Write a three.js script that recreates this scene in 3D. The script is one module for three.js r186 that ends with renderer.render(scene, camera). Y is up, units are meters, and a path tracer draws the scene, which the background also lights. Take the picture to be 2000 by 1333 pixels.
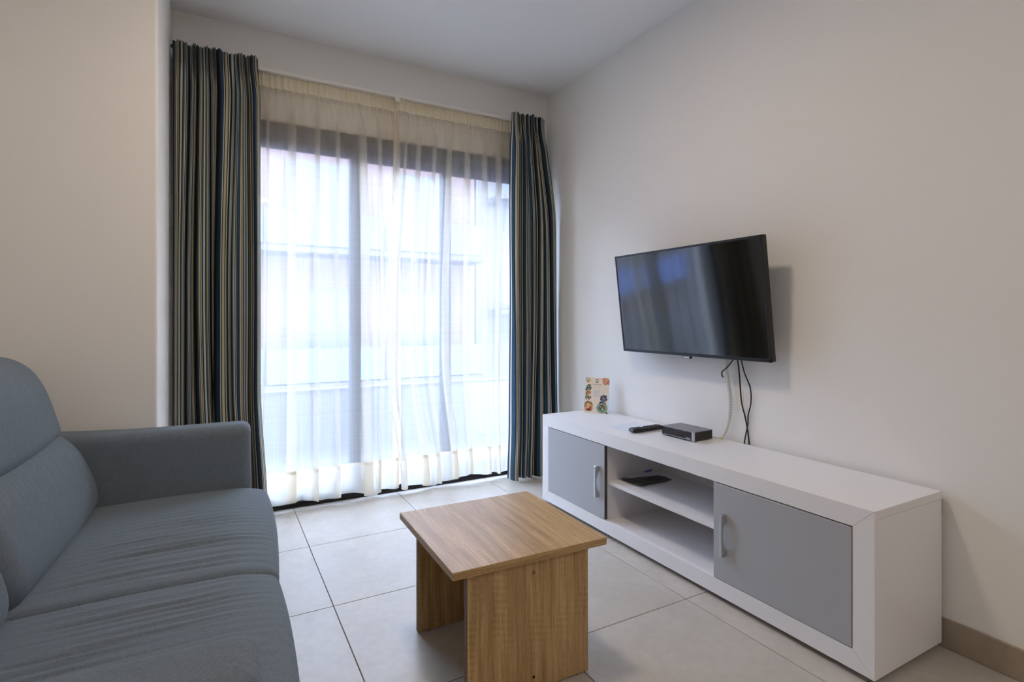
import * as THREE from 'three';
import { RoundedBoxGeometry } from 'three/addons/geometries/RoundedBoxGeometry.js';
import { ImprovedNoise } from 'three/addons/math/ImprovedNoise.js';
import { mergeGeometries, mergeVertices } from 'three/addons/utils/BufferGeometryUtils.js';
import { RectAreaLightUniformsLib } from 'three/addons/lights/RectAreaLightUniformsLib.js';

// ---------------------------------------------------------------- camera, sky, sun, exposure
const scene = new THREE.Scene();
const renderer = new THREE.WebGLRenderer({ antialias: true });
renderer.toneMapping = THREE.LinearToneMapping;
renderer.toneMappingExposure = 1.48;
renderer.shadowMap.enabled = true;
RectAreaLightUniformsLib.init();

const EYE = 1.083, YAW = -28.82 * Math.PI / 180, FOCAL = 1052;
const camera = new THREE.PerspectiveCamera(2 * Math.atan(666.5 / FOCAL) * 180 / Math.PI, 2000 / 1333, 0.05, 400);
camera.position.set(0, EYE, 0);
camera.rotation.y = YAW;
camera.setViewOffset(2000, 1333, 0, 45.1, 2000, 1333);     // the lens is shifted down a little: verticals stay vertical

const SKY = 11.5, SUN = 1.6;
{
  const W = 256, H = 128, data = new Float32Array(W * H * 4);
  for (let r = 0; r < H; r++) {
    const up = Math.max(0, Math.sin(((r + 0.5) / H - 0.5) * Math.PI)), k = Math.pow(1 - up, 3);
    for (let c = 0; c < W; c++) data.set([SKY * (0.54 + 0.22 * k), SKY * (0.72 + 0.15 * k), SKY * (1.09 + 0.00 * k), 1], (r * W + c) * 4);
  }
  const sky = new THREE.DataTexture(data, W, H, THREE.RGBAFormat, THREE.FloatType);
  sky.mapping = THREE.EquirectangularReflectionMapping;
  sky.magFilter = THREE.LinearFilter;
  sky.needsUpdate = true;
  scene.background = sky;
}
const sun = new THREE.DirectionalLight(new THREE.Color(1.0, 0.95, 0.87), SUN);   // stands behind the house and lights the facades across the street
sun.position.set(6, 26, 22);
sun.target.position.set(0, 0, -12);
sun.castShadow = true;
Object.assign(sun.shadow.camera, { left: -30, right: 30, top: 30, bottom: -30, near: 1, far: 90 });
sun.shadow.mapSize.set(2048, 2048);
scene.add(sun, sun.target);

const LAMP_POS = [0.55, 2.685, -1.6], LAMP_COLOR = new THREE.Color(1.0, 0.82, 0.62), LAMP_POWER = 49;

const REAR_POS = [0.6, 2.685, 1.25], REAR_POWER = 46, REAR_COLOR = new THREE.Color(1.0, 0.91, 0.80);

// ---------------------------------------------------------------- helpers
function rng(seed) { let s = seed >>> 0; return () => { s = (s + 0x6d2b79f5) | 0; let t = Math.imul(s ^ (s >>> 15), 1 | s); t = (t + Math.imul(t ^ (t >>> 7), 61 | t)) ^ t; return ((t ^ (t >>> 14)) >>> 0) / 4294967296; }; }
const noise = new ImprovedNoise(), N = (x, y = 0.37, z = 0.71) => noise.noise(x, y, z);
const { lerp, clamp, smoothstep } = THREE.MathUtils;
const taken = new Map();
function numbered(name) { const k = taken.get(name) ?? 0; taken.set(name, k + 1); return k ? name + '_' + String(k).padStart(3, '0') : name; }
function tag(o, label, category, group) { o.userData.label = label; o.userData.category = category; if (group) o.userData.group = group; return o; }
function thing(name, label, category, pos = [0, 0, 0], turn = 0, group) {
  const o = new THREE.Group(); o.name = numbered(name); o.position.set(...pos); o.rotation.y = turn; scene.add(o);
  return tag(o, label, category, group);
}
function obj(name, geo, mat, parent = scene) {
  const m = new THREE.Mesh(geo, mat); m.name = parent === scene ? numbered(name) : name; m.castShadow = m.receiveShadow = true; parent.add(m); return m;
}
function struct(name, geo, mat, label) { const m = obj(name, geo, mat); m.userData.kind = 'structure'; m.userData.label = label; return m; }
// box between two corners, edges rounded by r, uv in metres (along picks the axis that the texture's u follows)
function bx(x0, x1, y0, y1, z0, z1, r = 0, along = 'x') {
  const w = x1 - x0, h = y1 - y0, d = z1 - z0;
  const g = r > 0 ? new RoundedBoxGeometry(w, h, d, 2, Math.min(r, w / 2.01, h / 2.01, d / 2.01)) : new THREE.BoxGeometry(w, h, d);
  g.translate((x0 + x1) / 2, (y0 + y1) / 2, (z0 + z1) / 2);
  return metric(g, along);
}
function metric(g, along = 'x', off = [0, 0]) {
  if (g.index) g = g.toNonIndexed();
  const p = g.attributes.position, uv = new Float32Array(p.count * 2), a = new THREE.Vector3(), b = new THREE.Vector3(), c = new THREE.Vector3();
  for (let i = 0; i < p.count; i += 3) {
    a.fromBufferAttribute(p, i); b.fromBufferAttribute(p, i + 1); c.fromBufferAttribute(p, i + 2);
    const n = b.clone().sub(a).cross(c.clone().sub(a)), ax = Math.abs(n.x), ay = Math.abs(n.y), az = Math.abs(n.z);
    const pick = ax >= ay && ax >= az ? ['z', 'y'] : ay >= az ? ['x', 'z'] : ['x', 'y'];
    if (pick[1] === along) pick.reverse();
    [a, b, c].forEach((v, k) => { uv[(i + k) * 2] = v[pick[0]] + off[0]; uv[(i + k) * 2 + 1] = v[pick[1]] + off[1]; });
  }
  g.setAttribute('uv', new THREE.BufferAttribute(uv, 2));
  return g;
}
function tube(points, r, n = 40, sides = 8) { return new THREE.TubeGeometry(new THREE.CatmullRomCurve3(points.map((p) => new THREE.Vector3(...p))), n, r, sides); }
function join(list) { return mergeGeometries(list.map((g) => { g = g.index ? g.toNonIndexed() : g; for (const k of Object.keys(g.attributes)) if (!['position', 'normal', 'uv'].includes(k)) g.deleteAttribute(k); return g; })); }
function grid(nu, nv, at) {                       // at(i / nu, j / nv) gives [x, y, z, u, v]
  const pos = [], uv = [], index = [];
  for (let j = 0; j <= nv; j++) for (let i = 0; i <= nu; i++) { const q = at(i / nu, j / nv); pos.push(q[0], q[1], q[2]); uv.push(q[3] ?? i / nu, q[4] ?? j / nv); }
  for (let j = 0; j < nv; j++) for (let i = 0; i < nu; i++) { const a = j * (nu + 1) + i, b = a + 1, c = a + nu + 1, d = c + 1; index.push(a, c, b, b, c, d); }
  const g = new THREE.BufferGeometry();
  g.setAttribute('position', new THREE.Float32BufferAttribute(pos, 3));
  g.setAttribute('uv', new THREE.Float32BufferAttribute(uv, 2));
  g.setIndex(index); g.computeVertexNormals();
  return g;
}
function texture(w, h, pixel, srgb = true, size = [1, 1]) {   // pixel(x, y) gives [r, g, b] in 0..255
  const data = new Uint8Array(w * h * 4);
  for (let y = 0; y < h; y++) for (let x = 0; x < w; x++) { const c = pixel(x, y); const o = (y * w + x) * 4; for (let k = 0; k < 3; k++) data[o + k] = clamp(c[k], 0, 255); data[o + 3] = 255; }
  const t = new THREE.DataTexture(data, w, h);
  t.wrapS = t.wrapT = THREE.RepeatWrapping; t.magFilter = THREE.LinearFilter; t.minFilter = THREE.LinearMipmapLinearFilter; t.generateMipmaps = true;
  t.repeat.set(1 / size[0], 1 / size[1]);
  if (srgb) t.colorSpace = THREE.SRGBColorSpace;
  t.needsUpdate = true;
  return t;
}
const tileable = (x, y, px, py, f) => {           // noise that repeats after px, py
  const u = x / px, v = y / py;
  return (N(u * f, v * f, 1.3) * (1 - u) * (1 - v) + N((u - 1) * f, v * f, 1.3) * u * (1 - v) + N(u * f, (v - 1) * f, 1.3) * (1 - u) * v + N((u - 1) * f, (v - 1) * f, 1.3) * u * v);
};
function canvasTexture(w, h, draw) {
  const c = document.createElement('canvas'); c.width = w; c.height = h; draw(c.getContext('2d'), w, h);
  const t = new THREE.CanvasTexture(c); t.colorSpace = THREE.SRGBColorSpace; t.magFilter = THREE.LinearFilter; return t;
}
const std = (color, roughness, more = {}) => new THREE.MeshStandardMaterial({ color, roughness, ...more });

// ---------------------------------------------------------------- materials
const plasterBump = texture(512, 512, (x, y) => { const v = 128 + 60 * tileable(x, y, 512, 512, 60) + 40 * tileable(x, y, 512, 512, 17); return [v, v, v]; }, false, [0.8, 0.8]);
const M = {};
M.wall = std(0xf0eeeb, 0.86, { bumpMap: plasterBump, bumpScale: 0.0006 });
M.ceiling = std(0xf1f1f1, 0.9, { bumpMap: plasterBump, bumpScale: 0.0004 });
const r1 = rng(5);
const tileMap = texture(512, 512, (x, y) => {
  const a = tileable(x, y, 512, 512, 7), b = tileable(x, y, 512, 512, 31), c = (r1() - 0.5);
  return [194 + 9 * a + 8 * b + 8 * c, 186 + 9 * a + 8 * b + 8 * c, 176 + 10 * a + 8 * b + 8 * c];
}, true, [0.9, 0.9]);
const tileBump = texture(256, 256, (x, y) => { const v = 128 + 70 * tileable(x, y, 256, 256, 24) + 30 * tileable(x, y, 256, 256, 70); return [v, v, v]; }, false, [0.5, 0.5]);
M.tile = std(0xffffff, 0.36, { map: tileMap, bumpMap: tileBump, bumpScale: 0.0002 });
M.skirting = std(0xd8cfc2, 0.45, { map: tileMap });
M.grout = std(0x6d655c, 0.95);
M.frame = std(0x26211e, 0.42);
M.gasket = std(0x0c0c0c, 0.7);
M.glass = new THREE.MeshPhysicalMaterial({ color: 0xffffff, transmission: 1, roughness: 0, thickness: 0, ior: 1.45 });
M.whiteMetal = std(0xe6e4de, 0.4);
M.whiteBoard = std(0xeeedef, 0.38);
M.whiteInside = std(0xe6e4e6, 0.5);
M.greyDoor = std(0xafb1b6, 0.42);
M.doorEdge = std(0x4c4a49, 0.5);
M.chrome = std(0xc9ccd0, 0.28, { metalness: 0.9 });
M.rawBoard = std(0xb79a70, 0.8);
M.black = std(0x0d0d0e, 0.35);
M.screen = new THREE.MeshPhysicalMaterial({ color: 0x040506, roughness: 0.07, specularIntensity: 1.0, ior: 1.8 });
M.cable = std(0x141416, 0.5);
M.whiteCable = std(0xd9d6cc, 0.55);
M.ringGrey = std(0xaeb6b2, 0.6);
M.brass = std(0xc8a23c, 0.35, { metalness: 0.7 });
M.paper = std(0xf2f1f2, 0.75);
M.silver = std(0x8e8b90, 0.42, { metalness: 0.55 });
M.lightSilver = std(0xc4c7cc, 0.4, { metalness: 0.3 });

// sonoma oak print: u runs along the grain
const rw = rng(11), streak = Array.from({ length: 1024 }, () => rw());
const wood = texture(1024, 512, (x, y) => {
  const wob = y + 13 * tileable(x, y, 1024, 512, 3) + 4 * tileable(x, y, 1024, 512, 9);
  const broad = N(wob / 60, x / 900, 4.2), mid = N(wob / 17, x / 420, 9.1), fine = N(wob / 3.1, x / 150, 2.7), fibre = streak[(Math.floor(wob * 1.9) + 4096) & 1023] - 0.5;
  const ring = Math.sin(wob / 9 + 5 * N(x / 300, wob / 90, 7.7));
  const patch = smoothstep(N(x / 110, y / 42, 21.5), 0.12, 0.45), saw = patch * Math.sin((x + 0.28 * y) / 3.1) * 0.8;
  const pore = N(wob / 1.3, x / 38, 13.3);
  let v = 0.40 * broad + 0.42 * mid + 0.50 * fine + 0.42 * fibre + 0.06 * ring + 0.15 * saw - 0.7 * Math.max(0, pore - 0.12);
  v = clamp(v, -0.9, 0.9);
  return [182 + 46 * v, 148 + 45 * v, 101 + 40 * v];
}, true, [1.0, 0.6]);
M.wood = std(0xffffff, 0.36, { map: wood });
M.woodEdge = std(0x97958f, 0.5, { map: wood });

// sofa cloth: blue grey melange
const rf = rng(21), flecks = Array.from({ length: 256 * 256 }, () => rf());
const clothMap = texture(256, 256, (x, y) => {
  const f = flecks[y * 256 + x], g = flecks[((y >> 1) * 256 + ((x * 3) & 255)) & 65535], v = (f - 0.5) * 26 + (g - 0.5) * 20 + 8 * tileable(x, y, 256, 256, 20);
  return [108 + v, 119 + v, 130 + v];
}, true, [0.11, 0.11]);
const clothBump = texture(256, 256, (x, y) => { const v = 128 + (flecks[(y * 256 + x * 7) & 65535] - 0.5) * 110; return [v, v, v]; }, false, [0.11, 0.11]);
M.sofa = new THREE.MeshPhysicalMaterial({ color: 0xffffff, map: clothMap, bumpMap: clothBump, bumpScale: 0.00025, roughness: 0.95, sheen: 0.3, sheenColor: new THREE.Color(0.55, 0.6, 0.66), sheenRoughness: 0.6 });
M.plastic = std(0x1c1b1a, 0.6);

// striped curtain cloth: u across the cloth, 0.30 m a repeat
const stripes = [[24, '#213f56'], [4, '#d2cab4'], [6, '#16242f'], [14, '#aba68f'], [6, '#1c2326'], [5, '#c9bfa2'], [12, '#12181b'], [13, '#9db0ba'], [4, '#dcd7c8'], [10, '#161c20'], [11, '#6f7468'], [7, '#c9c3ae'],
  [8, '#234660'], [4, '#dcd7c8'], [20, '#2c506a'], [8, '#0f1315'], [15, '#b7ad94'], [5, '#1b2226'], [5, '#d3cbb6'], [10, '#2a3f50'], [12, '#9fadb2'], [6, '#14222e'], [8, '#7d8078'], [5, '#d8d0bb'], [18, '#1a364e'], [4, '#b3a888'], [8, '#101314'], [11, '#c3b898'], [8, '#34536a'], [7, '#55583f'], [4, '#dcd8ca'], [16, '#171e22']];
const total = stripes.reduce((a, s) => a + s[0], 0), stripeAt = [];
for (const [w, c] of stripes) { const k = new THREE.Color(c), o = { r: 0, g: 0, b: 0 }; k.getRGB(o, THREE.SRGBColorSpace); for (let i = 0; i < w * 4; i++) stripeAt.push([o.r * 255, o.g * 255, o.b * 255]); }
const rs = rng(33);
const stripeMap = texture(total * 4, 64, (x, y) => { const c = stripeAt[x], v = (rs() - 0.5) * 18; return [c[0] + v, c[1] + v, c[2] + v]; }, true, [total / 1000 * 1.4, 0.05]);
M.curtain = new THREE.MeshPhysicalMaterial({ map: stripeMap, roughness: 0.9, side: THREE.DoubleSide, sheen: 0.2, sheenColor: new THREE.Color(0.5, 0.5, 0.5), sheenRoughness: 0.6 });

// sheer: rough part scatters, the rest lets the view through
const rsh = rng(44), slub = Array.from({ length: 512 }, () => rsh()), weft = Array.from({ length: 512 }, () => rsh());
const sheerRough = texture(512, 512, (x, y) => { const v = 136 + 18 * (slub[x] - 0.5) + 12 * (weft[y] - 0.5) + 10 * (rsh() - 0.5); return [v, v, v]; }, false, [0.45, 0.45]);
M.sheer = new THREE.MeshPhysicalMaterial({ color: new THREE.Color(0.92, 0.89, 0.83), roughness: 1.0, roughnessMap: sheerRough, transmission: 0.84, thickness: 0, specularIntensity: 0.15, side: THREE.DoubleSide });
M.sheerHem = new THREE.MeshPhysicalMaterial({ color: new THREE.Color(0.92, 0.86, 0.75), roughness: 0.8, transmission: 0.72, thickness: 0, specularIntensity: 0.15, side: THREE.DoubleSide });
M.sheerBand = new THREE.MeshPhysicalMaterial({ color: new THREE.Color(0.84, 0.75, 0.60), roughness: 0.97, transmission: 0.55, thickness: 0, specularIntensity: 0.15, side: THREE.DoubleSide });
M.sheerTape = new THREE.MeshPhysicalMaterial({ color: new THREE.Color(0.93, 0.86, 0.69), roughness: 0.97, transmission: 0.45, thickness: 0, specularIntensity: 0.15, side: THREE.DoubleSide });

// ---------------------------------------------------------------- the room
const XR = 2.105, XL = -0.95, ZW = -3.30, ZB = 2.4, CEIL = 2.685, T = 0.2;
{
  // floor: screed and grout below, porcelain tiles on top, 60 cm, laid on the joints seen in the picture
  const floor = new THREE.Group(); floor.name = 'floor'; floor.userData.kind = 'structure'; floor.userData.label = 'large beige porcelain floor tiles with thin dark joints'; scene.add(floor);
  obj('screed', bx(XL - T, XR + T, -0.25, -0.0022, ZW - 0.06, ZB + T), M.grout, floor);
  const gx = 0.388, gz = -2.095, S = 0.6, J = 0.0016, variants = [];
  const rt = rng(9);
  for (let i = -3; i < 3; i++) for (let k = -3; k < 8; k++) {
    const x0 = Math.max(XL, gx + i * S) + J, x1 = Math.min(XR, gx + (i + 1) * S) - J, z0 = Math.max(ZW, gz + k * S) + J, z1 = Math.min(ZB, gz + (k + 1) * S) - J;
    if (x1 - x0 < 0.01 || z1 - z0 < 0.01) continue;
    const g = bx(x0, x1, -0.012, 0.0002 * (rt() - 0.5), z0, z1, 0.0012);
    obj('tile', metric(g, rt() < 0.5 ? 'x' : 'z', [rt() * 3, rt() * 3]), M.tile, floor);
  }
}
struct('ceiling', bx(XL - T, XR + T, CEIL, CEIL + 0.25, ZW - T, ZB + T), M.ceiling, 'plain white ceiling');
struct('wall_right', bx(XR, XR + T, -0.25, CEIL, ZW - T, ZB + T), M.wall, 'long white wall behind the television');
struct('wall_left', bx(XL - T, XL, -0.25, CEIL, ZW - T, ZB + T), M.wall, 'white wall behind the sofa');
struct('wall_front', bx(XL, XR, -0.25, CEIL, ZB, ZB + T), M.wall, 'white wall behind the camera');
struct('wall_pillar', bx(XL, -0.2, 0, CEIL, ZW, -2.53, 0.012), M.wall, 'projecting wall block left of the striped curtain');
const WX0 = 0.06, WX1 = 2.02, WY1 = 2.185;
struct('wall_back', join([bx(XL, WX0, -0.25, CEIL, ZW - T, ZW), bx(WX1, XR, -0.25, CEIL, ZW - T, ZW), bx(WX0, WX1, WY1, CEIL, ZW - T, ZW), bx(WX0, WX1, -0.25, -0.003, ZW - T, ZW - 0.06)]), M.wall, 'white wall round the glazed balcony door');
{
  const b = new THREE.Group(); b.name = 'baseboard_right'; b.userData.kind = 'structure'; b.userData.label = 'beige tile skirting along the television wall'; scene.add(b);
  for (let z = ZW + 0.02; z < ZB; z += 0.6) obj('skirting_tile', bx(XR - 0.010, XR, 0.001, 0.096, z + 0.001, Math.min(ZB, z + 0.6) - 0.001, 0.002, 'z'), M.skirting, b);
  const l = new THREE.Group(); l.name = 'baseboard_left'; l.userData.kind = 'structure'; l.userData.label = 'beige tile skirting behind the sofa'; scene.add(l);
  for (let z = -2.53; z < ZB; z += 0.6) obj('skirting_tile', bx(XL, XL + 0.010, 0.001, 0.096, z + 0.001, Math.min(ZB, z + 0.6) - 0.001, 0.002, 'z'), M.skirting, l);
}

// ---------------------------------------------------------------- glazed sliding door
{
  const w = new THREE.Group(); w.name = 'window_1'; w.userData.kind = 'structure'; w.userData.label = 'dark brown three panel sliding glass door behind the sheers'; scene.add(w);
  const F0 = ZW - 0.105, F1 = ZW + 0.016;
  obj('frame_head', bx(WX0, WX1, WY1 - 0.055, WY1, F0, F1, 0.003), M.frame, w);
  for (const [a, b] of [[WX0, WX0 + 0.05], [WX1 - 0.05, WX1]]) obj('frame_jamb', bx(a, b, 0.03, WY1 - 0.055, F0, F1, 0.003), M.frame, w);
  obj('track', join([bx(WX0, WX1, -0.003, 0.016, F0, F1, 0.002), bx(WX0, WX1, 0.014, 0.034, F1 - 0.012, F1 - 0.006, 0.001), bx(WX0, WX1, 0.014, 0.034, F1 - 0.045, F1 - 0.039, 0.001), bx(WX0, WX1, 0.014, 0.034, F1 - 0.080, F1 - 0.074, 0.001)]), M.gasket, w);
  const W3 = (WX1 - WX0 - 0.1 + 0.12) / 3;
  for (let i = 0; i < 3; i++) {
    const a = WX0 + 0.05 + i * (W3 - 0.06), b = a + W3, z1 = F1 - 0.008 - [0.0, 0.036, 0.072][i], z0 = z1 - 0.03;
    const s = new THREE.Group(); s.name = 'sash'; w.add(s);
    obj('stile', bx(a, a + 0.06, 0.03, WY1 - 0.06, z0, z1, 0.003), M.frame, s); obj('stile', bx(b - 0.06, b, 0.03, WY1 - 0.06, z0, z1, 0.003), M.frame, s);
    obj('top_rail', bx(a + 0.06, b - 0.06, WY1 - 0.145, WY1 - 0.06, z0, z1, 0.003), M.frame, s); obj('bottom_rail', bx(a + 0.06, b - 0.06, 0.03, 0.105, z0, z1, 0.003), M.frame, s);
    const pane = obj('pane', new THREE.PlaneGeometry(b - a - 0.12, WY1 - 0.145 - 0.105), M.glass, s); pane.position.set((a + b) / 2, (WY1 - 0.145 + 0.105) / 2, (z0 + z1) / 2);
  }
}

// ---------------------------------------------------------------- curtains
const RAILY = 2.432;
{
  const r = thing('curtain_rail', 'thin white double curtain rail above the glass door', 'curtain rail');
  obj('track', join([bx(-0.185, 2.03, RAILY, RAILY + 0.016, -3.292, -3.212, 0.003), bx(-0.185, 2.03, RAILY - 0.004, RAILY, -3.292, -3.285), bx(-0.185, 2.03, RAILY - 0.004, RAILY, -3.219, -3.212)]), M.whiteMetal, r);
  obj('end_stop', new THREE.SphereGeometry(0.011, 16, 12).translate(-0.187, RAILY + 0.014, -3.185), M.plastic, r).userData.label = 'small dark end stop';
  obj('centre_bracket', join([bx(0.955, 0.985, RAILY - 0.03, RAILY + 0.002, -3.211, -3.206, 0.002), bx(0.962, 0.978, RAILY - 0.036, RAILY - 0.026, -3.211, -3.203, 0.002)]), M.whiteMetal, r);
}
function pleat(f, depth) {                        // a flat face, then a narrow fold laid back on itself: [share of the width, depth -1..1]
  const a = 0.60, b = 0.80;
  if (f < a) { const q = f / a; return [q * (1 - 0.5 * depth * 0.5) , -Math.cos(Math.PI * q) * (0.5 + 0.5 * q)]; }
  if (f < b) { const q = (f - a) / (b - a), e = q * q * (3 - 2 * q); return [(1 - 0.25 * depth) - e * depth * 0.5, Math.cos(Math.PI * q)]; }
  const q = (f - b) / (1 - b), e = q; return [lerp(1 - 0.75 * depth, 1, e), -1 + 0.5 * Math.sin(Math.PI * q)  + 0.5 * q];
}
function drape(o) {
  const R = rng(o.seed), K = o.folds, frac = (j) => { const a = Array.from({ length: K }, () => 1 + j * (R() - 0.5) * 2), s = a.reduce((p, q) => p + q, 0); let c = 0; return [0, ...a.map((v) => (c += v / s))]; };
  const top = frac(o.jitter * 0.8), drift = (a, d) => a.map((v, i) => (i && i < K ? v + d * (R() - 0.5) / K : v)), mid = drift(top, o.drift ?? 0.5), bot = drift(mid, o.drift ?? 0.5), cl = frac(o.jitter * 0.4), n0 = R() * 100, gath = o.gathers;
  const at = (s, yy) => {                          // s along the cloth 0..1, yy metres below the top
    const H = o.ytop - o.ybot, t = clamp(yy / H, 0, 1);
    let k = 0; while (k < K - 1 && s > cl[k + 1]) k++;
    const f = (s - cl[k]) / (cl[k + 1] - cl[k]);
    const bound = (i) => t < 0.5 ? lerp(top[i], mid[i], smoothstep(t, 0, 0.5)) : lerp(mid[i], bot[i], smoothstep(t, 0.5, 1));
    const b0 = bound(k), b1 = bound(k + 1);
    const w = smoothstep(yy, o.head * 0.6, o.head * 3.2);
    const near = o.calm ? smoothstep(o.calm > 0 ? s : 1 - s, 0.88, 0.96) : 0, amp = o.amp * (1 - 0.75 * near) * (0.75 + 0.6 * N(s * K * 0.55 + n0, t * 1.1)) * lerp(0.28, 1, w) * lerp(0.8, 1.1, t);
    const pl = o.pleat ? pleat(f, o.pleat * (0.7 + 0.6 * ((k * 0.618 + n0) % 1))) : null;
    const fx = pl ? lerp(f, pl[0], w) : f + w * o.over * Math.sin(4 * Math.PI * f + 0.6 * N(s * 9 + n0, t * 2)) / (4 * Math.PI);
    const x = lerp(o.x0(t), o.x1(t), b0 + (b1 - b0) * fx);
    const z = o.zc - 0.017 * near * (o.calm ?? 0) + amp * (pl ? pl[1] : 2 * Math.pow(Math.abs(Math.sin(Math.PI * f)), 0.55) - 1) + w * (pl ? 0.22 : 0.10) * o.amp * (1 - 0.8 * near) * Math.sin(2 * Math.PI * (s * K * 2.3 + 0.7 * N(s * 6, t * 1.7, n0))) + (1 - w) * o.gatherAmp * Math.sin(2 * Math.PI * gath * s) + 0.5 * o.amp * (1 - near) * N(s * 3 + n0, t * 1.5, 3.3) * w;
    const y = o.ytop - yy + (1 - smoothstep(yy, 0, o.head)) * o.frill * N(s * gath * 0.45, 1.7, n0) + smoothstep(t, 0.9, 1) * o.sag * N(s * K * 0.8, 5.1, n0);
    return [x, y, z, s * o.cloth + (o.shift ?? 0), (o.ytop - yy)];
  };
  const H = o.ytop - o.ybot, hemS = o.calm ? 0.012 : 0, s0 = o.calm < 0 ? hemS : 0, s1 = o.calm > 0 ? 1 - hemS : 1;
  const part = (y0, y1, rows) => grid(o.cols, rows, (s, j) => at(lerp(s0, s1, s), lerp(y0, y1, j)));
  return { heading: part(0, o.head, 8), body: part(o.head, H - o.hem, o.rows), band: part(H - o.hem, H - o.hem + 0.018, 2), hem: part(H - o.hem + 0.018, H, 10), side: o.calm ? grid(6, 90, (s, j) => at(o.calm > 0 ? lerp(s1, 1, s) : lerp(0, s0, s), lerp(o.head, H, j))) : null };
}
function hang(name, label, category, o, mats, group) {
  const t = thing(name, label, category, [0, 0, 0], 0, group), d = drape(o);
  obj('body', d.body, mats[0], t); obj('heading', d.heading, mats[1], t); obj('hem', d.hem, mats[2], t); obj('hem_band', d.band, mats[3] ?? mats[2], t);
  if (d.side) obj('side_hem', d.side, mats[3], t);
  return t;
}
const heavy = { ytop: 2.452, ybot: 0.018, zc: -3.135, head: 0.075, hem: 0.1, amp: 0.058, over: 0.0, drift: 1.0, jitter: 0.7, gatherAmp: 0.010, frill: 0.014, sag: 0.015, cols: 560, rows: 70 };
hang('striped_curtain', 'wide blue and tan striped curtain beside the wall block, behind the sofa arm', 'curtain', { ...heavy, seed: 3, folds: 7, gathers: 26, cloth: 1.35, x0: () => -0.188, x1: (t) => 0.196 + 0.015 * smoothstep(t, 0, 0.1) + 0.035 * smoothstep(t, 0.7, 1) }, [M.curtain, M.curtain, M.curtain], 'striped curtains');
hang('striped_curtain', 'narrower blue and tan striped curtain beside the television cabinet', 'curtain', { ...heavy, seed: 17, shift: 0.17, folds: 6, gathers: 22, cloth: 1.25, x0: (t) => 1.728 - 0.01 * smoothstep(t, 0, 0.3) - 0.012 * smoothstep(t, 0.85, 1), x1: (t) => 1.985 + 0.085 * smoothstep(t, 0.02, 0.32) + 0.01 * t }, [M.curtain, M.curtain, M.curtain], 'striped curtains');
const sheer = { ytop: 2.430, ybot: 0.037, head: 0.075, hem: 0.185, amp: 0.022, over: 0, pleat: 0.42, jitter: 0.7, gatherAmp: 0.0045, frill: 0.0, sag: 0.055, cols: 760, rows: 64 };
hang('sheer_curtain', 'left sheer cream curtain hanging against the striped curtain by the sofa', 'curtain', { ...sheer, zc: -3.244, calm: 1, seed: 8, folds: 9, gathers: 38, cloth: 2.1, x0: () => -0.02, x1: (t) => 1.0 + 0.01 * t }, [M.sheer, M.sheerTape, M.sheerHem, M.sheerBand], 'sheer curtains');
hang('sheer_curtain', 'right sheer cream curtain whose free edge curves down the middle of the glass', 'curtain', { ...sheer, zc: -3.242, calm: -1, seed: 29, folds: 9, gathers: 38, cloth: 2.1, x0: (t) => 0.955 - 0.045 * smoothstep(t, 0.05, 0.55) + 0.09 * smoothstep(t, 0.68, 1), x1: () => 1.93 }, [M.sheer, M.sheerTape, M.sheerHem, M.sheerBand], 'sheer curtains');

// ---------------------------------------------------------------- sofa
function softBox(w, h, d, r, nx, ny, nz, fn) {
  let g = new THREE.BoxGeometry(w, h, d, nx, ny, nz);
  const p = g.attributes.position, v = new THREE.Vector3(), c = new THREE.Vector3();
  const spread = (a, half) => { const t = a / half; return half * Math.sign(t) * (1 - Math.pow(Math.max(0, 1 - Math.abs(t)), 1.35)); };      // more vertices near the edges
  for (let i = 0; i < p.count; i++) {
    v.fromBufferAttribute(p, i); v.set(spread(v.x, w / 2), spread(v.y, h / 2), spread(v.z, d / 2));
    c.set(clamp(v.x, -w / 2 + r, w / 2 - r), clamp(v.y, -h / 2 + r, h / 2 - r), clamp(v.z, -d / 2 + r, d / 2 - r));
    const e = v.clone().sub(c), l = e.length(); if (l > 1e-9) e.multiplyScalar(Math.min(1, r / l)); v.copy(c).add(e);
    if (fn) fn(v);
    p.setXYZ(i, v.x, v.y, v.z);
  }
  g.deleteAttribute('normal'); g.deleteAttribute('uv'); g = mergeVertices(g, 1e-5); g.computeVertexNormals();
  return g;
}
function clothUV(g, seed = 0) { const p = g.attributes.position, uv = new Float32Array(p.count * 2); for (let i = 0; i < p.count; i++) { uv[2 * i] = p.getZ(i) + 0.7 * p.getY(i) + seed; uv[2 * i + 1] = p.getX(i) + 0.7 * p.getY(i) + seed * 1.7; } g.setAttribute('uv', new THREE.BufferAttribute(uv, 2)); return g; }
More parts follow.
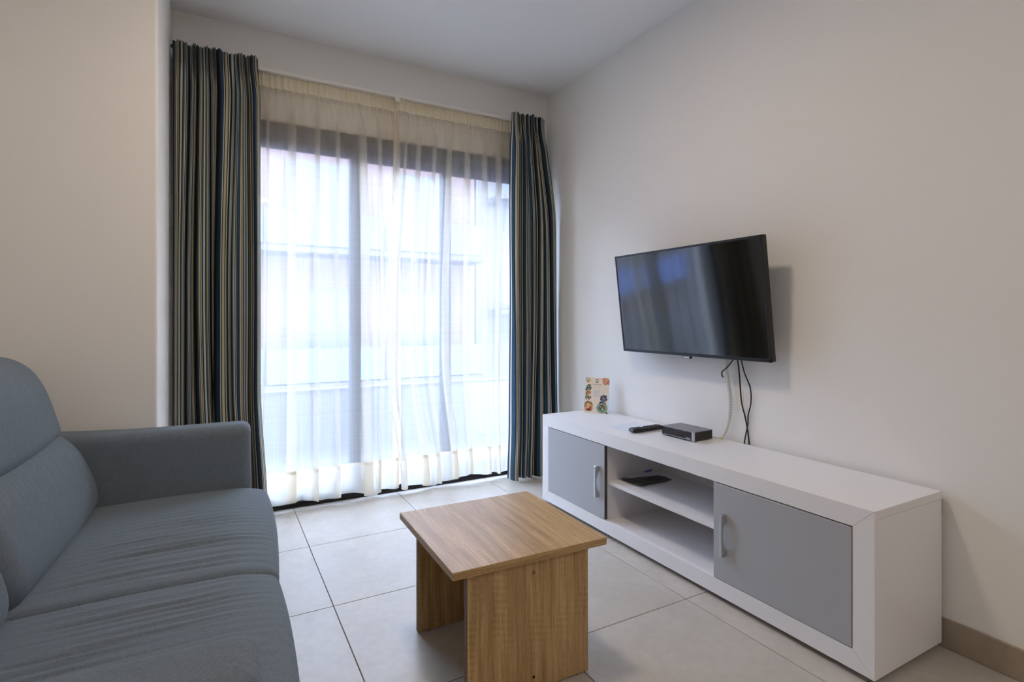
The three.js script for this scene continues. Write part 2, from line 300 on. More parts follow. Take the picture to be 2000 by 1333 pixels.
function bolster(profile, zc, half, round, fn) {       // closed outline in x, y swept along z, ends rounded
  const pts = new THREE.CatmullRomCurve3(profile.map(([x, y]) => new THREE.Vector3(x, y, 0)), true, 'centripetal').getSpacedPoints(96).slice(0, 96), n = pts.length;
  const cx = pts.reduce((a, p) => a + p.x, 0) / n, cy = pts.reduce((a, p) => a + p.y, 0) / n, nor = pts.map((p, i) => { const a = pts[(i + n - 1) % n], b = pts[(i + 1) % n]; const q = new THREE.Vector2(b.y - a.y, a.x - b.x).normalize(); return q.x * (p.x - cx) + q.y * (p.y - cy) < 0 ? q.negate() : q; });
  const st = []; const E = 12; for (let i = 0; i <= E; i++) { const a = (1 - i / E) * Math.PI / 2; st.push([-half + round * (1 - Math.sin(a)) * 0 + round * (1 - Math.sin(a)), 0, a]); }
  const stations = []; for (let i = 0; i <= E; i++) { const a = Math.PI / 2 * i / E; stations.push([-half + round * (1 - Math.cos(a)), round * (1 - Math.sin(a))]); }
  const innerN = 40; for (let i = 1; i < innerN; i++) stations.push([lerp(-half + round, half - round, i / innerN), 0]);
  for (let i = E; i >= 0; i--) { const a = Math.PI / 2 * i / E; stations.push([half - round * (1 - Math.cos(a)), round * (1 - Math.sin(a))]); }
  const pos = [], idx = [];
  for (const [z, inset] of stations) for (let i = 0; i < n; i++) { const q = { x: pts[i].x - nor[i].x * inset, y: pts[i].y - nor[i].y * inset, z: z }; if (fn) fn(q, nor[i], i / n); pos.push(q.x, q.y, q.z + zc); }
  const S = stations.length;
  for (let j = 0; j < S - 1; j++) for (let i = 0; i < n; i++) { const a = j * n + i, b = j * n + (i + 1) % n, c = a + n, d = b + n; idx.push(a, b, c, b, d, c); }
  for (const j of [0, S - 1]) { const k = pos.length / 3; pos.push(cx, cy, stations[j][0] + zc); for (let i = 0; i < n; i++) { const a = j * n + i, b = j * n + (i + 1) % n; j ? idx.push(a, b, k) : idx.push(b, a, k); } }
  const g = new THREE.BufferGeometry(); g.setAttribute('position', new THREE.Float32BufferAttribute(pos, 3)); g.setIndex(idx); g.computeVertexNormals();
  return g;
}
{
  const s = thing('sofa', 'two seat blue grey fabric sofa with wrinkled seat and slim arms', 'sofa', [0.088, 0, -1.56], -2.4 * Math.PI / 180);
  const HW = 0.785, NEAR = 0.742;                                                  // half the width between the arms
  for (const e of [-1, 1]) {
    const g = softBox(0.86, 0.590, 0.135, 0.034, 40, 30, 14, (v) => { v.y += 0.018 * smoothstep(-v.x, -0.1, 0.43) * smoothstep(v.y, -0.1, 0.28); if (v.z * e < 0) v.z -= e * 0.006 * Math.cos(v.x * 3.4) * Math.cos(v.y * 5); v.x += 0.010 * smoothstep(-v.y, -0.28, 0.28) * smoothstep(v.x, 0.2, 0.43); });
    g.translate(-0.43, 0.37, e < 0 ? -HW - 0.0675 : NEAR + 0.0675);
    obj('arm', clothUV(g, 0.3 + e), M.sofa, s);
  }
  const rwk = rng(77), L0 = (e) => (e < 0 ? HW : NEAR);
  for (const e of [-1, 1]) {
    const creases = Array.from({ length: 4 }, () => ({ z: -e * L0(e) * (0.10 + 0.32 * rwk()), w: 0.005 + 0.003 * rwk(), a: 0.0018 + 0.002 * rwk(), x: 0.05 + 0.1 * (rwk() - 0.5), l: 0.14 + 0.1 * rwk(), c: (rwk() - 0.5) * 0.1 }));
    const L = e < 0 ? HW : NEAR, g = softBox(0.665, 0.325, L - 0.003, 0.026, 64, 26, 300, (v) => {
      const top = smoothstep(v.y, 0.06, 0.15), tz = v.z / (L / 2);
      v.y -= 0.9 * Math.pow(Math.max(0, v.x - 0.20), 2) * top * 1.6;
      v.y += top * (0.014 * (1 - tz * tz) - 0.01 * smoothstep(-v.x, -0.05, 0.33));
      const toSeam = (L / 2 + e * v.z) / L, bow = v.z + 0.16 * (v.x - 0.05) * (v.x - 0.05) * e;   // share of the way from the seam to the arm
      const where = Math.exp(-Math.pow((v.x - 0.07) / 0.21, 4)) * (1 - smoothstep(toSeam, 0.45, 0.75)) * smoothstep(toSeam, 0.02, 0.09);
      const strength = 0.55 + 0.9 * N(bow * 14, v.x * 3.5, 3.1 + e);
      let d = 0.0038 * where * strength * Math.sin(2 * Math.PI * bow / 0.034 + 3.2 * N(bow * 10, v.x * 2.2, 8.8 + e)) + 0.0005 * where * Math.sin(2 * Math.PI * bow / 0.013 + 4 * N(bow * 20, v.x * 4, 5.2));
      for (const k of creases) { const u = (bow - k.z - k.c * (v.x - k.x)) / k.w, m = Math.exp(-Math.pow((v.x - k.x) / k.l, 4)); d -= k.a * m * Math.exp(-u * u); }
      v.y += top * d * (1 - smoothstep(Math.abs(tz), 0.86, 0.98));
      v.x += smoothstep(v.x, 0.2, 0.33) * (0.012 * (1 - tz * tz) - 0.018 * smoothstep(-v.y, -0.1, 0.16));
    });
    g.translate(-0.272, 0.265, e * (L / 2));
    obj('seat_cushion', clothUV(g, 2.1 + e), M.sofa, s);
    const lumbar = bolster([[-0.590, 0.692], [-0.535, 0.640], [-0.500, 0.565], [-0.480, 0.500], [-0.478, 0.452], [-0.500, 0.412], [-0.56, 0.395], [-0.70, 0.40], [-0.80, 0.43], [-0.82, 0.56], [-0.80, 0.68], [-0.70, 0.715]], e * HW / 2, HW / 2 - 0.004, 0.055, (q) => { const tz = q.z / (HW / 2); q.x += 0.012 * (1 - tz * tz) * smoothstep(q.x, -0.7, -0.5); });
    const back = new THREE.Group(); back.name = 'back_cushion'; s.add(back);
    obj('lumbar_pad', clothUV(lumbar, 4.4 + e), M.sofa, back);
    const head = bolster([[-0.580, 0.700], [-0.588, 0.745], [-0.603, 0.800], [-0.625, 0.862], [-0.660, 0.920], [-0.715, 0.955], [-0.79, 0.955], [-0.85, 0.92], [-0.875, 0.83], [-0.87, 0.72], [-0.80, 0.665], [-0.68, 0.655], [-0.60, 0.670]], e * HW / 2, HW / 2 - 0.006, 0.06, (q) => {
      const tz = q.z / (HW / 2), low = 1 - smoothstep(q.y, 0.66, 0.80);
      q.x += 0.02 * (1 - tz * tz) * smoothstep(q.x, -0.75, -0.6) + low * 0.004 * Math.sin(q.z * 170) * smoothstep(Math.abs(tz), 0.6, 0.95);
    });
    obj('head_pad', clothUV(head, 6.2 + e), M.sofa, back);
  }
  obj('back_frame', clothUV(softBox(0.10, 0.72, 2 * HW + 0.26, 0.03, 8, 20, 30, null).translate(-0.845, 0.44, 0), 8.1), M.sofa, s);
  obj('base', clothUV(softBox(0.80, 0.10, 2 * HW, 0.01, 8, 4, 20, null).translate(-0.42, 0.085, 0), 9.3), M.sofa, s);
  for (const x of [-0.78, -0.06]) for (const z of [-0.84, 0.84]) obj('foot', new THREE.CylinderGeometry(0.022, 0.018, 0.08, 20).translate(x, 0.04, z), M.plastic, s);
}

// ---------------------------------------------------------------- coffee table
{
  const t = thing('coffee_table', 'small square oak effect coffee table on two panel legs', 'table', [0.804, 0, -1.562], -1.2 * Math.PI / 180);
  const edge = (g, off) => metric(g, 'z', off);
  obj('tabletop', edge(bx(-0.252, 0.252, 0.388, 0.410, -0.25, 0.25, 0.0012, 'z'), [0.35, 0.3]), M.wood, t);
  for (const e of [-1, 1]) {
    const leg = obj('leg_panel', metric(bx(-0.2, 0.2, 0.004, 0.388, e > 0 ? 0.203 : -0.225, e > 0 ? 0.225 : -0.203, 0.001, 'y'), 'y', [0.43, 0.05 + 0.3 * e]), M.wood, t);
    obj('edge_band', bx(-0.2012, -0.2, 0.004, 0.388, e > 0 ? 0.204 : -0.224, e > 0 ? 0.224 : -0.204, 0, 'y'), M.woodEdge, leg);
    for (const x of [-0.16, 0.16]) obj('glide', new THREE.CylinderGeometry(0.008, 0.008, 0.004, 12).translate(x, 0.002, e * 0.214), M.plastic, leg);
    if (e > 0) {
      obj('screw_cap', new THREE.CylinderGeometry(0.0055, 0.0055, 0.001, 20).rotateX(Math.PI / 2).translate(0.008, 0.345, 0.2253), std(0x8a6334, 0.5), leg).userData.label = 'brown screw cap';
      obj('screw_hole', new THREE.CylinderGeometry(0.0042, 0.0042, 0.001, 20).rotateX(Math.PI / 2).translate(0.008, 0.042, 0.2253), std(0x150a06, 0.8), leg).userData.label = 'open dark screw hole';
    }
  }
  obj('stretcher_panel', bx(-0.009, 0.009, 0.03, 0.388, -0.203, 0.203, 0.001, 'z'), M.wood, t);
}

// ---------------------------------------------------------------- television cabinet
const CX0 = 1.685, CX1 = 2.085, CZ0 = -2.690, CZ1 = -0.867, CT = 0.516;
{
  const c = thing('tv_cabinet', 'long low white cabinet with grey doors and an open middle', 'cabinet');
  const X = CX0 + 0.020, B = 0.0205;                             // carcass starts behind the mitred front frame
  obj('top_panel', bx(X, CX1, CT - 0.026, CT, CZ0, CZ1, 0.001), M.whiteBoard, c);
  for (const [a, b] of [[CZ0, CZ0 + 0.018], [CZ1 - 0.018, CZ1]]) obj('side_panel', bx(X, CX1 - 0.002, B, CT - 0.0268, a, b, 0.001), M.whiteBoard, c);
  obj('bottom_panel', bx(X, CX1 - 0.006, 0.058, 0.076, CZ0 + 0.018, CZ1 - 0.018, 0.0005), M.whiteInside, c);
  obj('back_panel', bx(CX1 - 0.006, CX1 - 0.002, B, CT - 0.027, CZ0 + 0.018, CZ1 - 0.018), M.whiteInside, c);
  obj('back_edge', bx(CX1 - 0.0018, CX1 + 0.001, 0.44, CT - 0.027, CZ1 - 0.012, CZ1 + 0.0006), M.rawBoard, c).userData.label = 'bare board edge at the rear corner';
  for (const z of [-2.124, -1.450]) obj('divider', bx(X, CX1 - 0.006, 0.076, CT - 0.026, z - 0.008, z + 0.008, 0.0005), M.whiteInside, c);
  obj('shelf', bx(CX0 + 0.026, CX1 - 0.006, 0.254, 0.272, -2.116, -1.458, 0.001), M.whiteInside, c);
  // front frame, mitred at the corners; shapes drawn in z, y
  const fb = 0.0625, mem = (pts) => { const s = new THREE.Shape(pts.map(([z, y]) => new THREE.Vector2(-z, y))); const g = new THREE.ExtrudeGeometry(s, { depth: 0.0185, bevelEnabled: true, bevelSize: 0.0006, bevelThickness: 0.0006, bevelOffset: -0.0006, bevelSegments: 1 }); g.rotateY(Math.PI / 2); g.translate(CX0 + 0.0006, 0, 0); return g; };
  const y0 = B, y1 = CT, q = 0.0004;
  obj('frame_rail', mem([[CZ0 + q, y1], [CZ1 - q, y1], [CZ1 - fb - q, y1 - fb], [CZ0 + fb + q, y1 - fb]]), M.whiteBoard, c);
  obj('frame_rail', mem([[CZ0 + q, y0], [CZ1 - q, y0], [CZ1 - fb - q, y0 + fb], [CZ0 + fb + q, y0 + fb]]), M.whiteBoard, c);
  obj('frame_stile', mem([[CZ0, y0 + q], [CZ0, y1 - q], [CZ0 + fb, y1 - fb - q], [CZ0 + fb, y0 + fb + q]]), M.whiteBoard, c);
  obj('frame_stile', mem([[CZ1, y0 + q], [CZ1, y1 - q], [CZ1 - fb, y1 - fb - q], [CZ1 - fb, y0 + fb + q]]), M.whiteBoard, c);
  const handle = (z) => {
    const s = new THREE.Shape(), L = 0.078, D = 0.025;              // drawn in y (along) and x (out): flat front, arched hollow behind
    s.moveTo(-L, 0); s.lineTo(-L, D - 0.003); s.quadraticCurveTo(-L, D, -L + 0.004, D); s.quadraticCurveTo(0, D + 0.003, L - 0.004, D); s.quadraticCurveTo(L, D, L, D - 0.003); s.lineTo(L, 0); s.lineTo(L - 0.020, 0);
    s.quadraticCurveTo(L * 0.45, D - 0.006, 0, D - 0.0065); s.quadraticCurveTo(-L * 0.45, D - 0.006, -L + 0.020, 0); s.lineTo(-L, 0);
    const g = new THREE.ExtrudeGeometry(s, { depth: 0.011, bevelEnabled: true, bevelSize: 0.0008, bevelThickness: 0.0008, bevelSegments: 2, curveSegments: 14 });
    g.translate(0, 0, -0.0055); g.rotateZ(Math.PI / 2); g.translate(CX0 - 0.0025, 0.264, z);
    return g;
  };
  const door = (za, zb, hz, label) => {
    const d = obj('door', bx(CX0 - 0.002, CX0 + 0.016, y0 + fb + 0.0025, y1 - fb - 0.0042, za, zb, 0.0015), M.greyDoor, c); d.userData.label = label;
    const h = obj('handle', handle(hz), M.chrome, d); h.userData.label = 'arched chrome handle';
    return d;
  };
  const dl = door(CZ0 + fb + 0.0025, -2.112, -2.157, 'grey door at the window end');
  obj('edge_band', bx(CX0 - 0.0012, CX0 + 0.0155, y0 + fb + 0.003, y1 - fb - 0.003, -2.1124, -2.1112), M.doorEdge, dl);
  door(-1.446, CZ1 - fb - 0.0025, -1.392, 'grey door at the near end');
  for (const x of [CX0 + 0.06, CX1 - 0.06]) for (const z of [CZ0 + 0.06, -1.78, CZ1 - 0.045]) obj('foot', join([new THREE.CylinderGeometry(0.014, 0.014, 0.008, 16).translate(x, 0.004, z), new THREE.CylinderGeometry(0.005, 0.005, 0.053, 12).translate(x, 0.0315, z)]), M.chrome, c);
}

// ---------------------------------------------------------------- television and its cables
{
  const W = 0.915, H = 0.527, D = 0.030, tilt = 7 * Math.PI / 180;
  const t = thing('television', 'flat black television tilted forward on the right wall', 'television', [1.968, 1.160, -1.880]);
  // built facing -x around the middle of the front, then tilted about z
  const turn = (g) => g.rotateZ(tilt);
  obj('casing', turn(join([bx(0.002, D, -H / 2, H / 2, -W / 2, W / 2, 0.004), bx(D - 0.002, D + 0.028, -H / 2 + 0.05, H / 2 - 0.17, -W / 2 + 0.12, W / 2 - 0.12, 0.012)])), M.black, t);
  const b = 0.010;
  obj('bezel', turn(join([bx(-0.002, 0.004, H / 2 - b, H / 2, -W / 2, W / 2, 0.0015), bx(-0.002, 0.004, -H / 2, -H / 2 + b * 1.5, -W / 2, W / 2, 0.0015), bx(-0.002, 0.004, -H / 2, H / 2, -W / 2, -W / 2 + b, 0.0015), bx(-0.002, 0.004, -H / 2, H / 2, W / 2 - b, W / 2, 0.0015)])), M.black, t);
  obj('screen', turn(bx(-0.0002, 0.003, -H / 2 + b * 1.4, H / 2 - b * 0.9, -W / 2 + b * 0.9, W / 2 - b * 0.9)), M.screen, t);
  const tab = obj('badge', turn(join([bx(0.004, 0.016, -H / 2 - 0.014, -H / 2 + 0.001, -0.030, 0.020, 0.002)])), M.black, t);
  obj('badge_plate', turn(bx(0.0030, 0.0045, -H / 2 - 0.0115, -H / 2 - 0.003, -0.025, 0.012, 0.0005)), std(0xe2e6f2, 0.35), tab);
  const mount = obj('wall_mount', join([bx(XR - 1.968 - 0.006, XR - 1.968 - 0.0005, -0.13, 0.10, -0.12, 0.12, 0.002), bx(0.05, XR - 1.968 - 0.004, -0.02, 0.02, -0.09, -0.06, 0.003), bx(0.05, XR - 1.968 - 0.004, -0.02, 0.02, 0.06, 0.09, 0.003)]), M.plastic, t);
  for (const z of [-0.08, 0.08]) obj('arm', turn(bx(0.050, 0.062, -0.14, 0.10, z - 0.012, z + 0.012, 0.002)), M.plastic, mount);
}
tag(obj('power_cable', tube([[2.062, 0.93, -1.640], [2.064, 0.90, -1.640], [2.072, 0.86, -1.640], [2.084, 0.78, -1.642], [2.092, 0.69, -1.638], [2.095, 0.64, -1.625], [2.096, 0.58, -1.612], [2.096, 0.52, -1.604], [2.097, 0.40, -1.602], [2.099, 0.18, -1.602]], 0.0032, 90), M.cable), 'black cable dropping straight from the television behind the cabinet', 'cable', 'black television cables');
tag(obj('power_cable', tube([[2.062, 0.93, -1.624], [2.066, 0.90, -1.622], [2.074, 0.84, -1.612], [2.086, 0.77, -1.590], [2.092, 0.70, -1.592], [2.094, 0.645, -1.607], [2.091, 0.61, -1.606], [2.089, 0.56, -1.615], [2.090, 0.515, -1.624], [2.096, 0.40, -1.626], [2.099, 0.18, -1.627]], 0.003, 90), M.cable), 'black cable bowing to the right before crossing its neighbour', 'cable', 'black television cables');
tag(obj('signal_cable', tube([[2.055, 0.93, -1.646], [2.054, 0.905, -1.650], [2.056, 0.87, -1.676], [2.060, 0.846, -1.704], [2.062, 0.832, -1.722], [2.066, 0.815, -1.726], [2.070, 0.806, -1.722]], 0.003, 50), M.cable), 'short black cable curling into the white wrapped bundle', 'cable');
{
  const c = thing('cable_bundle', 'white spiral wrapped cable hanging from the television to the cabinet top', 'cable');
  const path = [[2.078, 0.935, -1.708], [2.080, 0.90, -1.712], [2.080, 0.83, -1.712], [2.083, 0.78, -1.706], [2.086, 0.72, -1.698], [2.087, 0.66, -1.697], [2.086, 0.60, -1.705], [2.080, 0.55, -1.720], [2.073, 0.519, -1.732]];
  const curve = new THREE.CatmullRomCurve3(path.map((p) => new THREE.Vector3(...p)));
  obj('sleeve', tube(path.slice(2), 0.0076, 60, 10), M.whiteCable, c);
  obj('wire', tube(path.slice(0, 4), 0.003, 30), M.whiteCable, c); obj('wire', tube(path.slice(0, 4).map(([x, y, z]) => [x, y, z + 0.012 * smoothstep(y, 0.79, 0.9)]), 0.003, 30), M.whiteCable, c);
  for (let i = 0; i < 13; i++) { const u = 0.36 + 0.36 * i / 12, p = curve.getPointAt(u), d = curve.getTangentAt(u), g = new THREE.TorusGeometry(0.0076, 0.0012, 6, 16); g.applyQuaternion(new THREE.Quaternion().setFromUnitVectors(new THREE.Vector3(0, 0, 1), d.add(new THREE.Vector3(0, 0, 0.35)).normalize())); g.translate(p.x, p.y, p.z); obj('wrap_ring', g, M.ringGrey, c); }
  obj('plug', new THREE.CylinderGeometry(0.0065, 0.0055, 0.008, 14).translate(2.0725, 0.5205, -1.7325), M.brass, c);
  obj('tail', tube([[2.073, 0.521, -1.735], [2.06, 0.5195, -1.755], [2.05, 0.524, -1.775], [2.044, 0.535, -1.79], [2.036, 0.54, -1.80]], 0.0022, 24, 6), M.whiteCable, c);
}

// ---------------------------------------------------------------- things on the cabinet
{
  const b = thing('set_top_box', 'small black set top box with silver lid on the cabinet', 'set top box', [1.966, CT, -1.846], 2.2 * Math.PI / 180);
  const w = 0.19, d = 0.132, h = 0.043, f = 0.003;
  obj('casing', bx(-d / 2 + 0.004, d / 2, f, f + h - 0.002, -w / 2, w / 2 - 0.002, 0.002), M.black, b);
  obj('lid', bx(-d / 2, d / 2 - 0.001, f + h - 0.003, f + h, -w / 2, w / 2, 0.001), M.silver, b);
  obj('front_panel', bx(-d / 2, -d / 2 + 0.005, f + 0.002, f + h - 0.003, -w / 2, w / 2 - 0.010, 0.001), std(0x15171d, 0.25), b);
  obj('side_trim', bx(-d / 2 - 0.0004, -d / 2 + 0.010, f, f + h - 0.0005, w / 2 - 0.010, w / 2 + 0.0006, 0.001), M.lightSilver, b);
  obj('slot_strip', bx(-d / 2 - 0.0006, -d / 2 + 0.001, f + 0.0045, f + 0.0062, -w / 2 + 0.01, w / 2 - 0.014), M.lightSilver, b);
  obj('display', bx(-d / 2 - 0.0006, -d / 2 + 0.001, f + 0.018, f + 0.031, -0.02, 0.022), std(0x2a1512, 0.3), b);
  for (const z of [-0.014, -0.004, 0.007, 0.017]) obj('digit', join([bx(-d / 2 - 0.0010, -d / 2, f + 0.020, f + 0.0212, z - 0.0028, z + 0.0028), bx(-d / 2 - 0.0010, -d / 2, f + 0.0278, f + 0.029, z - 0.0028, z + 0.0028), bx(-d / 2 - 0.0010, -d / 2, f + 0.020, f + 0.029, z + 0.002, z + 0.0031)]), std(0x6b2f22, 0.5), b);
  obj('brand_mark', bx(-d / 2 - 0.0008, -d / 2 + 0.001, f + 0.0095, f + 0.0122, 0.052, 0.076), M.lightSilver, b);
  for (const x of [-0.05, 0.05]) for (const z of [-0.08, 0.08]) obj('foot', new THREE.CylinderGeometry(0.006, 0.006, 0.0032, 12).translate(x, 0.0016, z), M.plastic, b);
}
tag(obj('paper_sheet', (() => { const a = [1.797, -2.222], b = [1.776, -2.022], c = [1.985, -2.005], d = [1.998, -2.238]; return grid(8, 8, (u, v) => { const x = lerp(lerp(a[0], b[0], u), lerp(d[0], c[0], u), v), z = lerp(lerp(a[1], b[1], u), lerp(d[1], c[1], u), v); return [x, CT + 0.0009 + 0.0012 * Math.pow(Math.abs(u - 0.5) * 2, 4) * v, z]; }); })(), new THREE.MeshStandardMaterial({ color: 0xe4eaf4, roughness: 0.75, side: THREE.DoubleSide })), 'white paper sheet under the remote control', 'paper');
{
  const r = thing('remote_control', 'black remote control lying on the white paper sheet', 'remote control', [1.895, CT + 0.0025, -2.042], 3 * Math.PI / 180);
  obj('body', softBox(0.212, 0.018, 0.044, 0.0075, 40, 6, 14, (v) => { v.y += 0.0025 * smoothstep(-v.x, 0.02, 0.1) ; }).translate(0, 0.0092, 0), std(0x101012, 0.35), r);
  const kb = std(0x3b3c40, 0.6);
  for (let i = 0; i < 12; i++) for (let k = 0; k < 3; k++) if (!(i > 3 && i < 7)) obj('button', new RoundedBoxGeometry(0.007, 0.003, 0.008, 1, 0.001).translate(-0.085 + i * 0.0148, 0.0187 + 0.0022 * smoothstep(0.085 - i * 0.0148, 0.02, 0.1), -0.0125 + k * 0.0125), kb, r);
  obj('navigation_ring', new THREE.TorusGeometry(0.012, 0.0022, 8, 28).rotateX(Math.PI / 2).translate(-0.0065, 0.0185, 0), kb, r);
  obj('emitter', softBox(0.006, 0.009, 0.03, 0.003, 4, 4, 8, null).translate(-0.1045, 0.0115, 0), std(0x55545c, 0.2), r);
}
{
  // food menu card: A5, leaning back on a strut. The code square of the print is left out.
  const print = canvasTexture(296, 420, (g, w, h) => {
    const R = rng(101);
    g.fillStyle = '#ecdcc8'; g.fillRect(0, 0, w, h);
    const blob = (x, y, r, cols, n = 60, ry = r) => { for (let i = 0; i < n; i++) { const a = R() * 6.283, q = Math.sqrt(R()), s = r * (0.14 + 0.24 * R()); g.fillStyle = cols[Math.floor(R() * cols.length)]; g.beginPath(); g.ellipse(x + Math.cos(a) * q * r * 0.86, y + Math.sin(a) * q * ry * 0.86, s, s * (0.5 + 0.6 * R()), R() * 3, 0, 6.3); g.fill(); } };
    blob(26, 30, 32, ['#a9998a', '#8d8075', '#d9c6a2', '#b89f72'], 40); blob(58, 40, 22, ['#dcc596', '#cdb27c', '#eadcb8'], 22);
    blob(250, 36, 46, ['#d98f68', '#c97e5f', '#e0a679', '#d3b27f', '#b9705a'], 60); blob(280, 64, 20, ['#8f6a5a', '#c98a6a'], 20);
    blob(44, 120, 34, ['#3d4a35', '#2b2f2a', '#6c7450', '#54516a', '#b9c2a0'], 60); blob(20, 140, 22, ['#4a4668', '#6b6684', '#2c2b3a'], 30);
    blob(40, 190, 38, ['#c99a5b', '#8a4a34', '#e6cf98', '#a85a40', '#5a4634'], 60); blob(38, 238, 40, ['#5d6350', '#3c4036', '#a79a7a', '#cfc3a6', '#7a6c5c'], 50, 26);
    g.fillStyle = '#463a30'; g.beginPath(); g.ellipse(48, 345, 56, 56, 0, 0, 6.3); g.fill();
    blob(48, 345, 56, ['#c9744a', '#8a3f2c', '#e0a56a', '#7f7a3c', '#d8b48a', '#5a2f24', '#a9873f'], 130);
    blob(238, 240, 40, ['#3a3c50', '#565a74', '#8b8fb0', '#24262f', '#4d5a4e'], 70); blob(228, 300, 42, ['#47523f', '#2f3330', '#8a6f86', '#c2c6c8', '#6a5a70'], 60);
    g.fillStyle = '#2d4a46'; g.beginPath(); g.ellipse(222, 356, 66, 60, 0, 0, 6.3); g.fill();
    g.fillStyle = '#bfe0d2'; g.beginPath(); g.ellipse(222, 356, 58, 52, 0, 0, 6.3); g.fill();
    g.fillStyle = '#3f7f74'; g.beginPath(); g.ellipse(222, 356, 50, 45, 0, 0, 6.3); g.fill();
    blob(222, 352, 34, ['#b98a3f', '#8a4a3a', '#6f8a3f', '#d8c27a', '#5c3a4a'], 60);
    g.fillStyle = '#33352c'; g.fillRect(268, 398, 24, 18);
    g.fillStyle = '#7b7f5e'; g.beginPath(); g.ellipse(142, 34, 18, 16, 0, 0, 6.3); g.fill(); g.fillStyle = '#ece0c8'; g.beginPath(); g.ellipse(142, 34, 11, 9, 0, 0, 6.3); g.fill(); g.fillStyle = '#5b5b50'; g.fillRect(122, 54, 42, 9); g.fillRect(138, 14, 8, 8);
    g.fillStyle = '#9b938e'; for (let i = 0; i < 12; i++) g.fillRect(92 + i * 9.4, 78 + (i % 3), 7, 9); g.fillStyle = '#c9bcb4'; for (let i = 0; i < 15; i++) g.fillRect(88 + i * 8, 112, 5, 4); for (let i = 0; i < 9; i++) g.fillRect(108 + i * 8, 122, 5, 4);
    g.fillStyle = '#d9d2cc'; g.fillRect(104, 148, 82, 84); g.fillStyle = '#b7b2b0'; for (let i = 0; i < 6; i++) g.fillRect(204 + i * 8, 168, 5, 4);
  });
  const ax = 1.935, az = -2.622, bxx = 2.016, bz = -2.500, ang = Math.atan2(-(bz - az), bxx - ax);
  const c = thing('menu_card', 'upright printed food menu card with bowls at the window end of the cabinet', 'card', [(ax + bxx) / 2, CT + 0.001, (az + bz) / 2], ang);
  const lean = -11 * Math.PI / 180, w = 0.148, h = 0.212;
  obj('board', bx(-w / 2, w / 2, 0, h, -0.0022, 0, 0.0005).rotateX(lean), M.paper, c);
  obj('print', new THREE.PlaneGeometry(w - 0.001, h - 0.001).translate(0, h / 2, 0.0004).rotateX(lean), std(0xffffff, 0.5, { map: print }), c);
  obj('strut', bx(-0.02, 0.02, 0, 0.12, -0.0015, 0).rotateX(15 * Math.PI / 180).translate(0, 0, -0.058), M.paper, c);
}
{
  // brochures on the shelf of the cabinet
  const cover = canvasTexture(256, 180, (g, w, h) => { const R = rng(55); g.fillStyle = '#17181c'; g.fillRect(0, 0, w, h); for (let i = 0; i < 260; i++) { g.fillStyle = ['#2a2f24', '#101114', '#3b3f2e', '#1b2032', '#44483a'][Math.floor(R() * 5)]; g.fillRect(R() * w, 40 + R() * h, 4 + 18 * R(), 2 + 5 * R()); } g.fillStyle = '#26304a'; g.fillRect(0, 0, w, 34); g.fillStyle = '#59617a'; g.fillRect(0, 0, 26, 60); });
  const blue = canvasTexture(256, 180, (g, w, h) => { g.fillStyle = '#c8cad2'; g.fillRect(0, 0, w, h); g.fillStyle = '#7f88ab'; g.fillRect(0, 140, w, 40); g.fillStyle = '#6a64a0'; g.fillRect(0, 0, 40, 40); g.fillStyle = '#a9aab0'; for (let i = 0; i < 6; i++) g.fillRect(80, 30 + i * 20, 120, 6); });
  const sheet = (pts, y, lift, thick) => {            // corners in x, z; top and bottom leaves joined round the edge
    const [a, b, c, d] = pts, p = (u, v) => [lerp(lerp(a[0], b[0], u), lerp(d[0], c[0], u), v), lerp(lerp(a[1], b[1], u), lerp(d[1], c[1], u), v)];
    const up = grid(24, 24, (u, v) => { const q = p(u, v); return [q[0], y + thick + lift(u, v), q[1], u, v]; }), low = grid(24, 24, (u, v) => { const q = p(v, u); return [q[0], y + lift(v, u) * 0.55, q[1], 0.02, 0.02]; });
    const edge = (f, g2) => grid(24, 1, (u, v) => { const [s, t] = f(u), q = p(s, t); return [q[0], y + lerp(lift(s, t) * 0.55, thick + lift(s, t), v), q[1], 0.5, 0.5]; });
    return join([up, low, edge((u) => [u, 0]), edge((u) => [1, u]), edge((u) => [1 - u, 1]), edge((u) => [0, 1 - u])]);
  };
  const y = 0.2722;
  const ds = { roughness: 0.35, side: THREE.DoubleSide };
  tag(obj('brochure', sheet([[1.768, -2.111], [1.772, -2.045], [2.000, -2.030], [1.990, -2.112]], y, (u, v) => 0.020 * v * Math.pow(1 - u, 2.5) + 0.0006, 0.0016), new THREE.MeshStandardMaterial({ color: 0xffffff, map: blue, ...ds })), 'pale blue brochure lying underneath on the cabinet shelf', 'brochure', 'brochures on the shelf');
  tag(obj('brochure', sheet([[1.770, -2.088], [1.774, -1.966], [1.985, -1.962], [1.950, -2.050]], y + 0.0050, (u, v) => 0.008 * smoothstep(v, 0.4, 1) * (1 - smoothstep(Math.abs(u - 0.45), 0.1, 0.6)) + 0.006 * smoothstep(u, 0.7, 1) * (1 - v), 0.003), new THREE.MeshStandardMaterial({ color: 0xffffff, map: cover, ...ds })), 'dark curled brochure lying on top on the cabinet shelf', 'brochure', 'brochures on the shelf');
}

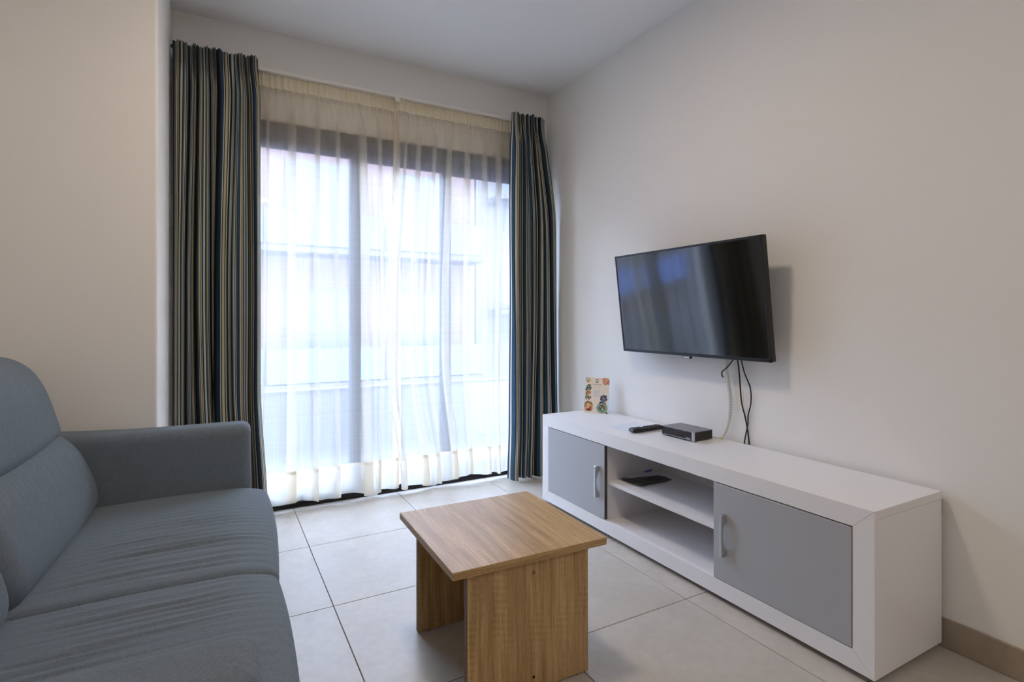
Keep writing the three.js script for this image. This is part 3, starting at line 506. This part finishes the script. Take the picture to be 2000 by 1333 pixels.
// ---------------------------------------------------------------- ceiling lamps: one over the middle of the room, one behind the camera
for (const [pos, power, tint, label] of [[LAMP_POS, LAMP_POWER, LAMP_COLOR, 'flat round warm white ceiling light between the sofa and the television'], [REAR_POS, REAR_POWER, REAR_COLOR, 'flat round neutral white ceiling light at the rear of the room']]) {
  const l = thing('ceiling_light', label, 'lamp', pos, 0, 'ceiling lights');
  obj('base', new THREE.CylinderGeometry(0.15, 0.15, 0.022, 48).translate(0, -0.011, 0), M.whiteMetal, l);
  obj('diffuser', new THREE.CylinderGeometry(0.14, 0.14, 0.012, 48).translate(0, -0.028, 0), new THREE.MeshStandardMaterial({ color: 0xf4efe6, roughness: 0.6, emissive: tint, emissiveIntensity: 1.0 }), l);
  const area = new THREE.RectAreaLight(tint, power, 0.25, 0.25);
  area.name = 'ceiling_lamp'; area.position.set(0, -0.040, 0); area.rotation.x = -Math.PI / 2; l.add(area);
}

// ---------------------------------------------------------------- outside: balcony and the houses across the street
{
  const paleStone = std(0x68676c, 0.8), white = std(0x49484c, 0.8), slab = std(0x3b393d, 0.8), pave = std(0x565554, 0.7), pink = std(0x534546, 0.85), blueGlass = std(0x35589c, 0.5), greyWall = std(0x4c4b51, 0.85), pane = std(0x3d4651, 0.4), roofTile = std(0x553e38, 0.8), metalRail = std(0x525457, 0.4), road = std(0x434345, 0.9);
  struct('balcony_floor', bx(-2.2, 4.2, -0.28, -0.03, -4.75, ZW - T), pave, 'pale balcony slab outside the glass door');
  struct('street', bx(-40, 40, -4.9, -4.7, -60, -4.0), road, 'street below the balcony');
  const rail = thing('balcony_parapet', 'low pale balcony parapet seen through the lower half of the sheers', 'parapet');
  obj('wall', bx(-2.2, 4.2, -0.03, 0.47, -4.75, -4.65), paleStone, rail); obj('coping', bx(-2.2, 4.2, 0.47, 0.495, -4.755, -4.645, 0.006), greyWall, rail);
  function house(name, label, x0, x1, z, yTop, mats, floors, withBlue) {
    const h = thing(name, label, 'building');
    obj('wall', bx(x0, x1, -4.7, yTop, z - 8, z), mats.wall, h);
    obj('roof', bx(x0, x1, yTop, yTop + 0.16, z - 8.2, z + 0.35), mats.roof, h);
    for (const fy of floors) {
      obj('balcony_slab', bx(x0 + 0.2, x1 - 0.2, fy - 0.12, fy, z, z + 1.1), slab, h);
      const n = Math.max(1, Math.round((x1 - x0) / 2.6)), step = (x1 - x0 - 0.4) / n;
      for (let i = 0; i < n; i++) {
        const a = x0 + 0.2 + i * step;
        if (withBlue) obj('balcony_panel', bx(a + 0.04, a + step - 0.04, fy + 0.04, fy + 0.78, z + 1.04, z + 1.08), blueGlass, h);
        const wn = obj('window', bx(a + 0.5, a + step - 0.5, fy + 0.05, fy + 2.15, z - 0.03, z + 0.04), white, h);
        obj('pane', bx(a + 0.58, a + step / 2 - 0.03, fy + 0.12, fy + 2.08, z + 0.03, z + 0.05), pane, wn); obj('pane', bx(a + step / 2 + 0.03, a + step - 0.58, fy + 0.12, fy + 2.08, z + 0.03, z + 0.05), pane, wn);
      }
    }
    return h;
  }
  house('apartment_house', 'pink apartment house with blue balcony fronts across the street', -9.5, 6.2, -13.4, 5.5, { wall: pink, roof: white }, [2.62, -0.36, -3.34], true);
  house('apartment_house', 'plain white apartment house at the right across the street', 6.25, 16, -13.4, 7.6, { wall: white, roof: roofTile }, [4.3, 1.3, -1.7], false);
  house('apartment_house', 'grey apartment house at the far left across the street', -22, -9.8, -14.0, 6.0, { wall: greyWall, roof: roofTile }, [3.2, 0.2, -2.8], false);
}

renderer.render(scene, camera);
